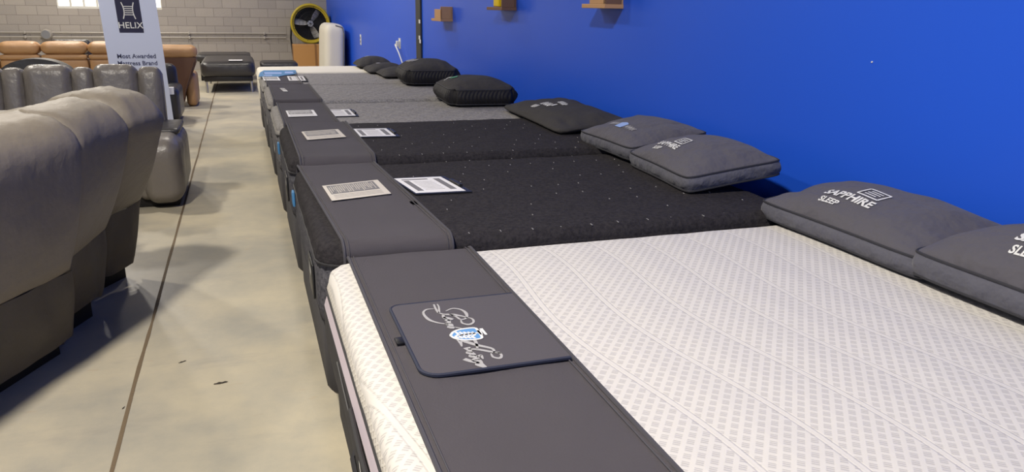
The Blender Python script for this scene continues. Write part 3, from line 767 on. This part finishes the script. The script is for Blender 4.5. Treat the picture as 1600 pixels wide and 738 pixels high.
# ------------------------------------------------------------------ back wall: conduit, fan, box, leaning mattress
z_c = at(300, 55, y=YB).z
def conduit(label, x0, x1, dz, r):
    t = thing('conduit', label, 'pipe', (x0, YB-.045, z_c+dz), 0, 'conduit pipes on the block wall')
    build('pipe', cyl((0, 0, 0), (x1-x0, 0, 0), r, 10), 'conduit', t)
    k = 1.0
    while k < x1-x0:
        build('strap', box(k-.02, k+.02, -.03, .042, -.03, .03, bevel=.004), 'conduit', t); k += 1.7
conduit('upper of the two conduit pipes along the block wall', -9.0, 1.0, .05, .016)
conduit('lower of the two conduit pipes along the block wall', -9.0, 1.0, -.05, .016)
p = at(71, 54, y=YB-.2)
t = thing('junction_box', 'round metal junction box on the conduit of the block wall', 'junction box', (p.x, YB-.065, p.z))
build('body', cyl((0, 0, 0), (0, -.10, 0), .12, 20, .10), 'conduit', t); build('cover', cyl((0, -.10, 0), (0, -.115, 0), .09, 20), 'steel', t)

fy = 19.6; p = at(485, 37, y=fy); Rf = at(514, 37, y=fy).x-p.x
t = thing('drum_fan', 'yellow rimmed drum fan standing by the block wall corner', 'fan', (p.x, fy, 0))
zc = p.z
def ringmesh(R0, R1, y0, y1, n=48):
    bm = bmesh.new(); rs = []
    for (r, y) in ((R0, y0), (R1, y0), (R1, y1), (R0, y1)):
        rs.append([bm.verts.new((r*math.cos(2*PI*k/n), y, zc+r*math.sin(2*PI*k/n))) for k in range(n)])
    for a in range(4):
        A, B = rs[a], rs[(a+1) % 4]
        for k in range(n): bm.faces.new((A[k], A[(k+1) % n], B[(k+1) % n], B[k]))
    return bm
dr = build('drum', ringmesh(Rf*.97, Rf, -.02, .42), 'drum', t)
build('front_rim', tube([(Rf*1.0*math.cos(a), -.03, zc+Rf*1.0*math.sin(a)) for a in [2*PI*k/48 for k in range(48)]], .03, 8, True), 'yellow', t)
build('inner_ring', ringmesh(Rf*.87, Rf*.97, -.01, .03), 'yellow', t)
build('back_screen', cyl((0, .40, zc), (0, .41, zc), Rf*.96, 48), 'grille', t)
for k, a0 in enumerate((172, 55, -65)):
    bm = bmesh.new(); a = math.radians(a0); d = Vector((math.cos(a), 0, math.sin(a))); e = Vector((-math.sin(a), 0, math.cos(a))); rows = []
    for s, w in ((.14, .07), (.3, .12), (.55, .16), (.8, .155), (.84, .12)):
        rows.append([bm.verts.new(d*Rf*s+e*Rf*w*c+Vector((0, .12-.12*c*(1-.2*s), zc))) for c in (-1, -.33, .33, 1)])
    for A, B in zip(rows, rows[1:]):
        for j in range(3): bm.faces.new((A[j], A[j+1], B[j+1], B[j]))
    bmesh.ops.solidify(bm, geom=bm.faces[:], thickness=.006); build('blade', bm, 'blade', t)
build('hub', cyl((0, .02, zc), (0, .20, zc), .07, 20, .09), 'steel', t)
bm = bmesh.new()
for rr in (.2, .4, .6, .8):
    tube([(Rf*rr*math.cos(a), -.035, zc+Rf*rr*math.sin(a)) for a in [2*PI*k/32 for k in range(32)]], .003, 4, True, bm)
for k in range(6):
    a = 2*PI*k/6+.3; tube([(0, -.035, zc), (Rf*math.cos(a), -.035, zc+Rf*math.sin(a))], .004, 4, bm=bm)
build('front_guard', bm, 'grille', t)
for s in (-1, 1):
    build('stand_leg', tube([(s*Rf*.98, .2, zc), (s*Rf*1.06, .2, zc-.35), (s*Rf*.95, .2, .10)], .022, 8), 'clip_black', t)
    build('wheel', cyl((s*Rf*.95-.03, .2, .10), (s*Rf*.95+.03, .2, .10), .10, 20), 'clip_black', t)
build('cross_bar', tube([(-Rf*.95, .2, .12), (Rf*.95, .2, .12)], .02, 8), 'clip_black', t)
# cardboard box before the fan
a = at(458, 70, y=18.7); b_ = at(511, 70, y=18.7); bx = (a.x+b_.x)/2; hw = (b_.x-a.x)/2
t = thing('cardboard_box', 'tall cardboard box in front of the drum fan', 'box', (bx, 18.92, 0))
build('carton', box(-hw, hw, -.22, .22, 0, a.z, bevel=.006), 'cardboard', t, False)
build('tape', box(hw*.25, hw*.38, -.223, .223, .001, a.z+.002), 'tape_brown', t, False)
build('side_flap', box(-hw-.004, -hw, -.20, .20, .02, a.z-.02), 'tape_brown', t, False)
# white mattress leaning on the blue wall
t = thing('spare_mattress', 'white mattress standing upright against the blue wall corner', 'mattress', (xw(17.6)-.33, 17.6, 0))
h = at(520, 38, y=17.0).z
Mx = Matrix.Rotation(math.radians(3), 4, 'Y') @ Matrix.Rotation(math.radians(0), 4, 'Z')
build('cover', cushion(0, 0, h/2+.004, .42, 1.5, h, .14, .01, 12, M=Mx), 'foam_white', t)
build('piping', tube([Mx @ Vector((x, -.72, z)) for x, z in ((.17, .1), (.18, h*.5), (.18, h*.85), (.14, h*.955), (0, h*.985))], .012, 6), 'grey_ink', t)

# black display beds by the block wall
yb = 15.0
a = at(312, 101, y=yb); b_ = at(398, 101, y=yb); w = b_.x-a.x
t = thing('low_daybed', 'low black upholstered daybed on metal legs at the aisle end', 'daybed', ((a.x+b_.x)/2, yb, 0))
build('mattress_pad', cushion(0, .95, .415, w, 1.9, .28, .09, .01, 10, wr=.006), 'black_leather', t)
build('frame', box(-w/2+.05, w/2-.05, .08, 1.85, .20, .29, bevel=.01), 'clip_black', t)
for sx in (-1, 1):
    for y in (.12, 1.8): build('leg', cyl((sx*(w/2-.08), y, 0), (sx*(w/2-.08), y, .21), .02, 10), 'steel', t)
build('white_label', box(.02, .26, .10, .34, .565, .569), 'paper', t, False)
a = at(305, 87, y=17.2); b_ = at(392, 87, y=17.2); w2 = b_.x-a.x
t = thing('padded_headboard', 'flat black padded top slab behind the low daybed', 'bed', ((a.x+b_.x)/2, 17.4, 0))
build('pad', cushion(0, .5, a.z-.07, w2, 1.1, .16, .06, 0, 8), 'black_leather', t)
build('base', box(-w2/2+.06, w2/2-.06, .05, 1.0, .0, a.z-.13, bevel=.01), 'sofa_base', t)
a = at(398, 100, y=16.0)
t = thing('black_bench', 'low black bench between the daybed and the mattress row', 'bench', (a.x+.47, 16.2, 0))
build('pad', cushion(0, .4, .37, .72, .8, .16, .06, 0, 8), 'black_leather', t); build('base', box(-.3, .3, .06, .74, 0, .31, bevel=.01), 'sofa_base', t)

# ------------------------------------------------------------------ banner
yb = 11.0
BL0 = at(170, 105, y=yb); BR0 = at(272, 193, y=yb); BL1 = at(152, 0, y=yb); BR1 = at(243, 0, y=yb)
wB = at(258, 105, y=yb).x-BL0.x; zb0 = .06; slope = (BR1.x-BR0.x)/(BR1.z-BR0.z)
xb = BR0.x-wB/2
t = thing('rollup_banner', 'pale blue roll-up banner with navy emblem behind the grey sofa', 'banner', (xb, yb, 0))
sh = lambda x, z, y=0: (x+slope*(z-.06), y, z)
def bq(name, x0, x1, z0, z1, mt, y=-.0015, parent=t, th=.001):
    bm = bmesh.new(); V = []
    for yy in (y, y+th): V += [bm.verts.new(sh(a, b, yy)) for a, b in ((x0, z0), (x1, z0), (x1, z1), (x0, z1))]
    for f in ((0, 1, 2, 3), (7, 6, 5, 4), (0, 4, 5, 1), (1, 5, 6, 2), (2, 6, 7, 3), (3, 7, 4, 0)): bm.faces.new([V[i] for i in f])
    return build(name, bm, mt, parent, False)
cl = bq('banner_cloth', -wB/2, wB/2, .06, 2.05, 'banner_cloth', 0, t, .004)
build('base', cushion(0, .03, .035, wB+.06, .16, .07, .02, 0, 6), 'steel', t)
bq('top_rail', -wB/2-.01, wB/2+.01, 2.04, 2.075, 'steel', -.01, t, .025)
build('pole', cyl((0, .05, .06), sh(0, 2.05, .05), .01, 8), 'steel', t)
zl = at(185, 51, y=yb).z
xl0 = at(187, 51, y=yb).x-xb-slope*(zl-.06); xl1 = at(225, 51, y=yb).x-xb-slope*(zl-.06)
em = bq('navy_panel', xl0, xl1, zl, 1.68, 'navy', -.002, cl)
cxl = (xl0+xl1)/2
place_text('panel_lettering', 'HELIX', .105, lambda s, u: Vector(sh(cxl+s, u+1.285, -.0035)), 'white_ink', em, 1.02, .001)
bm = bmesh.new(); f = lambda s, u: Vector(sh(cxl+s, u+1.465, -.0035))
ribbon(bm, [(-.07, .10), (-.055, .05), (-.05, 0), (-.055, -.05), (-.07, -.10)], .012, f); ribbon(bm, [(.07, .10), (.055, .05), (.05, 0), (.055, -.05), (.07, -.10)], .012, f)
for k in range(5): ribbon(bm, [(-.05, .05-.025*k), (.05, .05-.025*k)], .009, f, 2)
build('ladder_emblem', bm, 'white_ink', em, False)
zt1 = at(210, 88, y=yb).z; zt2 = at(212, 99, y=yb).z
place_text('tagline', 'Most Awarded', .075, lambda s, u: Vector(sh(cxl+.01+s, u+zt1, -.0035)), 'navy_ink', cl, 1, .001)
place_text('tagline', 'Mattress Brand', .075, lambda s, u: Vector(sh(cxl+.01+s, u+zt2, -.0035)), 'navy_ink', cl, 1, .001)

# ------------------------------------------------------------------ grey leather sofa facing the camera
def sofa_front(t, x_right, mods, zt, arm_w, leather, depth=1.0, arm_h=.60, dark='sofa_base'):
    """t at right rear floor corner; +x right. mods = list of (width, kind) from the right"""
    build('arm', cushion(-arm_w/2, -depth/2-.08, arm_h/2+.02, arm_w, depth+.05, arm_h-.04, .11, .01, 12, wr=.006), leather, t)
    x = -arm_w*.55
    for w, kind in mods:
        M = Matrix.Translation((x-w/2, -.20, 0)) @ Matrix.Rotation(math.radians(-8), 4, 'X')
        if kind == 'seat':
            build('back_cushion', cushion(0, -.02, zt-.22, w-.01, .26, .44, .06, .012, 12, wr=.005, M=M), leather, t)
            build('lumbar_cushion', cushion(0, -.04, zt-.50, w-.02, .24, .26, .08, .02, 10, wr=.006, M=M), leather, t)
            build('seat_cushion', cushion(x-w/2, -.62, .38, w-.02, .68, .22, .08, .02, 10, wr=.006), leather, t)
            build('footrest', cushion(x-w/2, -.97, .22, w-.03, .10, .34, .05, .01, 8), leather, t)
        else:
            build('console_back', cushion(0, -.02, zt-.38, w-.005, .22, .72, .05, .01, 10, wr=.004, M=M), leather, t)
            build('console_arm', cushion(x-w/2, -.62, .34, w-.01, .78, .56, .06, .01, 8), leather, t)
        x -= w
    build('arm', cushion(x-arm_w*.3, -depth/2-.08, arm_h/2+.02, arm_w, depth+.05, arm_h-.04, .11, .01, 12, wr=.006), leather, t)
    build('base', box(x, -.05, -.95, -.02, 0, .25, bevel=.01), dark, t)
a = at(292, 322, z=0)
ys_ = 7.55
t = thing('reclining_sofa', 'glossy grey leather reclining sofa facing the camera, left of the aisle', 'sofa', (a.x-.0, ys_, 0), 0)
xr = at(258, 115, y=ys_-.25).x
AW = .29
seq = [(at(258, 120, y=7.3).x-at(220, 120, y=7.3).x, 'c'), (at(220, 120, y=7.3).x-at(150, 120, y=7.3).x, 'seat'), (at(150, 120, y=7.3).x-at(115, 120, y=7.3).x, 'c'), (at(115, 120, y=7.3).x-at(40, 120, y=7.3).x, 'seat'), (at(40, 120, y=7.3).x-at(4, 120, y=7.3).x, 'c'), (.46, 'seat')]
# right arm with dark top pad
sofa_front(t, 0, seq, 1.06, AW, 'grey_leather', arm_h=.56)
build('arm_top_pad', cushion(-AW/2, -.42, .565, AW*.86, .60, .05, .02, .004, 8), 'black_leather', t)

# ------------------------------------------------------------------ taupe recliner sofa with its back to the aisle
def back_module(t, bot, seam, rim, zt, th, mt_t, n=24, seed=0, side=.05, tight=8, drop=.04, bulge=.02):
    """one seat's back; bot, seam, rim = (left xy, right xy, z) of its outer face; th = thickness at the top"""
    org = t.location; V2 = lambda p, z: Vector((p[0], p[1], z))
    b0, b1 = V2(bot[0], bot[2]), V2(bot[1], bot[2]); s0, s1 = V2(seam[0], seam[2]), V2(seam[1], seam[2]); r0, r1 = V2(rim[0], rim[2]), V2(rim[1], rim[2])
    d = (s1-s0).normalized(); inn = Vector((-d.y, d.x, 0))
    us = [math.copysign(1-(1-abs(2*i/n-1))**1.6, 2*i/n-1) for i in range(n+1)]
    bm = bmesh.new(); G = []; rh = zt-rim[2]
    for e in us:
        u = .5+e*.5; ed = 1-(1-abs(e)**tight)**.5   # 0 in the middle, 1 at the rims
        S_, R_ = s0.lerp(s1, u), r0.lerp(r1, u); row = [S_+inn*.03-Vector((0, 0, .015)), S_+Vector((0, 0, .006))]
        for k in range(1, 9):
            f = k/8; q = S_.lerp(R_, f); q = q-inn*(bulge*math.sin(f*PI)); row.append(q)
        for k in range(1, 8):
            a = PI/2*k/7; row.append(R_+inn*(rh*1.2*(1-math.cos(a)))+Vector((0, 0, rh*math.sin(a))))
        w1 = rh*1.2; row.append(R_+inn*(w1+(th-2*w1)*.5)+Vector((0, 0, rh+.012)))
        for k in range(0, 7):
            a = PI/2*k/6; row.append(R_+inn*(th-w1+w1*math.sin(a))+Vector((0, 0, rh*math.cos(a))))
        row.append(R_+inn*(th+.02)-Vector((0, 0, .3))); row.append(S_+inn*.30)
        vs = []
        for j, q in enumerate(row):
            up = max(0, min(1, (q.z-.5)/.4)); c = q
            depth = (q-R_).dot(inn) if q.z > rim[2]-.35 else 0
            q = q+inn*(side*ed*(1 if depth < th*.5 else -1))-Vector((0, 0, drop*ed*max(0, min(1, (q.z-rim[2])/rh+.3))))
            nz = noise.noise(c*3.2+Vector((seed, 0, 0)))*.016*up+noise.noise(Vector((c.x*22+c.y*16, c.z*5, seed)))*.007*max(0, min(1, (c.z-rim[2]+.22)/.2))
            q = q-inn*nz+Vector((0, 0, nz*.7)); vs.append(bm.verts.new(q-org))
        G.append(vs)
    for A, B in zip(G, G[1:]):
        for k in range(len(A)-1): bm.faces.new((A[k], A[k+1], B[k+1], B[k]))
    bm.faces.new(G[0]); bm.faces.new(G[-1][::-1]); build('back_cushion', bm, mt_t, t)
    bm = bmesh.new(); G = []
    for e in us:
        u = .5+e*.5; ed = 1-(1-abs(e)**tight)**.5; row = []
        B_, S_ = b0.lerp(b1, u), s0.lerp(s1, u)
        for k in range(9):
            f = k/8; q = S_.lerp(B_, f)-inn*(.012*math.sin(PI*f)+.012*math.sin(u*8+seed)*f-.004)+inn*(side*.7*ed)+Vector((0, 0, .012*math.sin(u*7+seed)*f))
            q = q-inn*noise.noise(Vector((q.x*6+q.y*5, q.z*5, seed)))*.016; row.append(bm.verts.new(q-org))
        G.append(row)
    for A, B in zip(G, G[1:]):
        for k in range(8): bm.faces.new((A[k], A[k+1], B[k+1], B[k]))
    bmesh.ops.solidify(bm, geom=bm.faces[:], thickness=.02); build('back_flap', bm, mt_t, t)
t = thing('reclining_sofa', 'taupe suede reclining sofa at the left edge, its back to the aisle', 'sofa', (-1.2, 4.2, 0))
mA = ((-1.38, 2.64), (-.85, 3.79)); mB = ((-.89, 4.00), (-.785, 4.25)); mC = ((-.84, 4.60), (-.70, 4.85))
back_module(t, (*mA, .08), ((-1.37, 2.55), (-.80, 3.72), .43), ((-1.28, 2.45), (-.69, 3.74), .97), 1.13, .46, 'suede_taupe', seed=1, n=34, tight=30, side=.03)
back_module(t, (*mB, .12), ((-.83, 3.80), (-.745, 4.36), .45), ((-.70, 3.72), (-.555, 4.14), .98), 1.14, .46, 'suede_taupe', seed=4, tight=12, side=.04)
back_module(t, (*mC, .09), ((-.79, 4.48), (-.625, 4.93), .46), ((-.57, 4.12), (-.405, 4.42), 1.0), 1.165, .48, 'suede_taupe', seed=9, tight=6, side=.06, drop=.06)
bm = bmesh.new()
for (p0, p1) in (mA, mB, mC):
    p0 = Vector((*p0, 0)); p1 = Vector((*p1, 0)); d = (p1-p0).normalized(); o = Vector((d.y, -d.x, 0)); L = (p1-p0).length
    M = Matrix(((d.x, -o.x, 0, 0), (d.y, -o.y, 0, 0), (0, 0, 1, 0), (0, 0, 0, 1)))
    M = Matrix.Translation(p0-t.location) @ M
    bbox(bm, .02, L-.03, .07, .75, 0, .15, M)
build('base', bm, 'sofa_base', t, False)
bm = bmesh.new()  # unseen boxes added inside the sofa to block light leaking through its gaps
for x0, x1, y0, y1, z0, z1 in ((-1.9, -1.15, 2.9, 3.7, 0, .5), (-1.75, -1.0, 3.7, 4.3, 0, .6), (-1.35, -.98, 3.7, 4.95, 0, 1.0), (-1.2, -.93, 3.9, 4.6, 0, .85), (-1.2, -.90, 4.38, 4.85, 0, .85), (-1.1, -.88, 3.66, 3.9, .5, 1.0), (-1.1, -.84, 4.2, 4.5, .5, 1.0)): bbox(bm, x0+1.2, x1+1.2, y0-4.2, y1-4.2, z0, z1)
build('light_blocker', bm, 'suede_taupe', t, False)
for (p0, p1), s in ((mA, 2), (mB, 3), (mC, 5)):
    p0 = Vector((*p0, 0)); p1 = Vector((*p1, 0)); d = (p1-p0).normalized(); o = Vector((d.y, -d.x, 0)); L = (p1-p0).length
    M = Matrix(((d.x, -o.x, 0, 0), (d.y, -o.y, 0, 0), (0, 0, 1, 0), (0, 0, 0, 1))); M = Matrix.Translation(p0-t.location) @ M
    build('seat_cushion', cushion(L/2, .62, .34, L-.02, .50, .28, .08, .01, 10, wr=.006, M=M), 'suede_taupe', t)

# ------------------------------------------------------------------ brown leather sofas seen from behind
def brown_back(t, spans, zt, yb, depth=.85):
    for (x0, x1) in spans:
        w = x1-x0; c = (x0+x1)/2
        o = build('head_roll', cushion(c, .13, zt-.09, w-.015, .28, .18, .085, .008, 12, wr=.006, wscale=7), 'brown_leather', t)
        build('seam_band', cushion(c, .10, zt-.215, w-.02, .20, .07, .03, .002, 8), 'brown_leather', t)
        build('back_panel', cushion(c, .14, (zt-.24)/2+.05, w-.02, .22, zt-.34, .03, .008, 10, wr=.004), 'brown_dark' if False else 'brown_leather', t)
        build('seat_cushion', cushion(c, .60, .36, w-.03, .62, .24, .07, .01, 8), 'brown_leather', t)
    build('base', box(spans[0][0]+.03, spans[-1][1]-.03, .06, .85, 0, .12), 'sofa_base', t, False)
yb = 13.0
xs = [at(x, 75, y=yb).x for x in (-72, -6+0, 60.5, 135, 205)]
t = thing('reclining_sofa', 'brown leather reclining sofa seen from behind, left of the banner', 'sofa', (xs[2], yb, 0))
brown_back(t, [(xs[k]-xs[2], xs[k+1]-xs[2]) for k in range(4)], .99, yb)
x0 = at(232, 70, y=yb).x; x1 = at(306, 75, y=yb).x
t = thing('recliner_chair', 'brown leather recliner seen from behind, right of the banner', 'armchair', (x0, yb, 0))
w = x1-x0
build('head_roll', cushion(w/2, .13, .84, w, .30, .20, .09, .008, 12, wr=.008), 'brown_leather', t)
bm = bmesh.new()
V = []
for yy, s in ((.0, 1), (.30, .98)):
    V.append([bm.verts.new((x, yy, z)) for x, z in ((.02, .10), (w*.62, .06), (w*.70, .25), (w*.98, .70), (w*.97, .78), (.02, .78))])
bm.faces.new(V[0]); bm.faces.new(V[1][::-1])
for k in range(6): bm.faces.new((V[0][k], V[0][(k+1) % 6], V[1][(k+1) % 6], V[1][k]))
bmesh.ops.bevel(bm, geom=bm.edges[:], offset=.02, segments=2, affect='EDGES')
build('back_panel', bm, 'brown_dark', t)
build('seat_cushion', cushion(w*.35, .60, .34, w*.72, .6, .26, .07, .01, 8), 'brown_leather', t)
build('arm', cushion(w*.80, .45, .26, .16, .7, .50, .06, .01, 8), 'brown_leather', t)
build('piping', tube([(w*.62, -.012, .10), (w*.68, -.012, .27), (w*.92, -.012, .70)], .010, 6), 'brown_dark', t)
# dark round topped chairs
p = at(52, 92, y=10.2)
t = thing('armchair', 'dark grey armchair with arched back between the grey and brown sofas', 'armchair', (p.x, 10.2, 0))
bm = bmesh.new(); n = 20; A = []; B = []
wv = .40
for yy, lst in ((0, A), (.22, B)):
    for k in range(n+1):
        a = PI*k/n; lst.append(bm.verts.new((wv*math.cos(a), yy, p.z-.28+.28*math.sin(a)**.8)))
    lst.append(bm.verts.new((-wv, yy, .1))); lst.append(bm.verts.new((wv, yy, .1)))
bm.faces.new(A); bm.faces.new(B[::-1])
for k in range(len(A)): bm.faces.new((A[k], A[(k+1) % len(A)], B[(k+1) % len(A)], B[k]))
bmesh.ops.bevel(bm, geom=[e for e in bm.edges if len(e.link_faces) == 2 and abs(e.calc_face_angle(0)) > 1.2], offset=.04, segments=3, affect='EDGES')
build('back', bm, 'black_leather', t); build('seat_cushion', cushion(0, -.30, .36, .62, .6, .22, .07, .01, 8), 'black_leather', t)
build('arm', cushion(-.37, -.25, .33, .14, .7, .5, .06, .01, 8), 'black_leather', t); build('arm', cushion(.37, -.25, .33, .14, .7, .5, .06, .01, 8), 'black_leather', t)
build('base', box(-.35, .35, -.55, .15, 0, .26), 'sofa_base', t, False)
p = at(268, 122, y=11.8); pr = at(283, 150, y=11.5)
t = thing('armchair', 'black leather armchair with pale tag, just right of the banner', 'armchair', (pr.x-.38, 12.0, 0))
build('arm', cushion(.27, -.35, .26, .20, .85, .44, .07, .01, 10, wr=.004), 'black_leather', t)
build('arm', cushion(-.27, -.35, .26, .20, .85, .44, .07, .01, 10, wr=.004), 'black_leather', t)
build('seat_cushion', cushion(0, -.35, .33, .40, .75, .24, .07, .01, 8), 'black_leather', t)
build('back', cushion(0, .05, .42, .62, .22, .64, .08, .01, 10), 'black_leather', t)
build('base', box(-.3, .3, -.7, .1, 0, .1), 'sofa_base', t, False)
build('price_tag', box(.24, .32, -.80, -.72, .40, .49, M=Matrix.Rotation(0, 4, 'Z')), 'paper', t, False)
# a dark pillow back peeking over the brown sofa
pa = at(75, 62, y=14.6); pb = at(140, 66, y=14.6)
t = thing('dark_bench', 'dark low back just visible behind the brown sofa', 'bench', ((pa.x+pb.x)/2, 14.6, 0))
build('back', cushion(0, .1, pa.z/2+.04, pb.x-pa.x, .2, pa.z-.08, .06, 0, 8), 'black_leather', t)
build('seat', cushion(0, .45, .32, pb.x-pa.x, .6, .2, .06, 0, 8), 'black_leather', t)
build('base', box((pa.x-pb.x)/2+.05, (pb.x-pa.x)/2-.05, .05, .7, 0, .23), 'sofa_base', t, False)
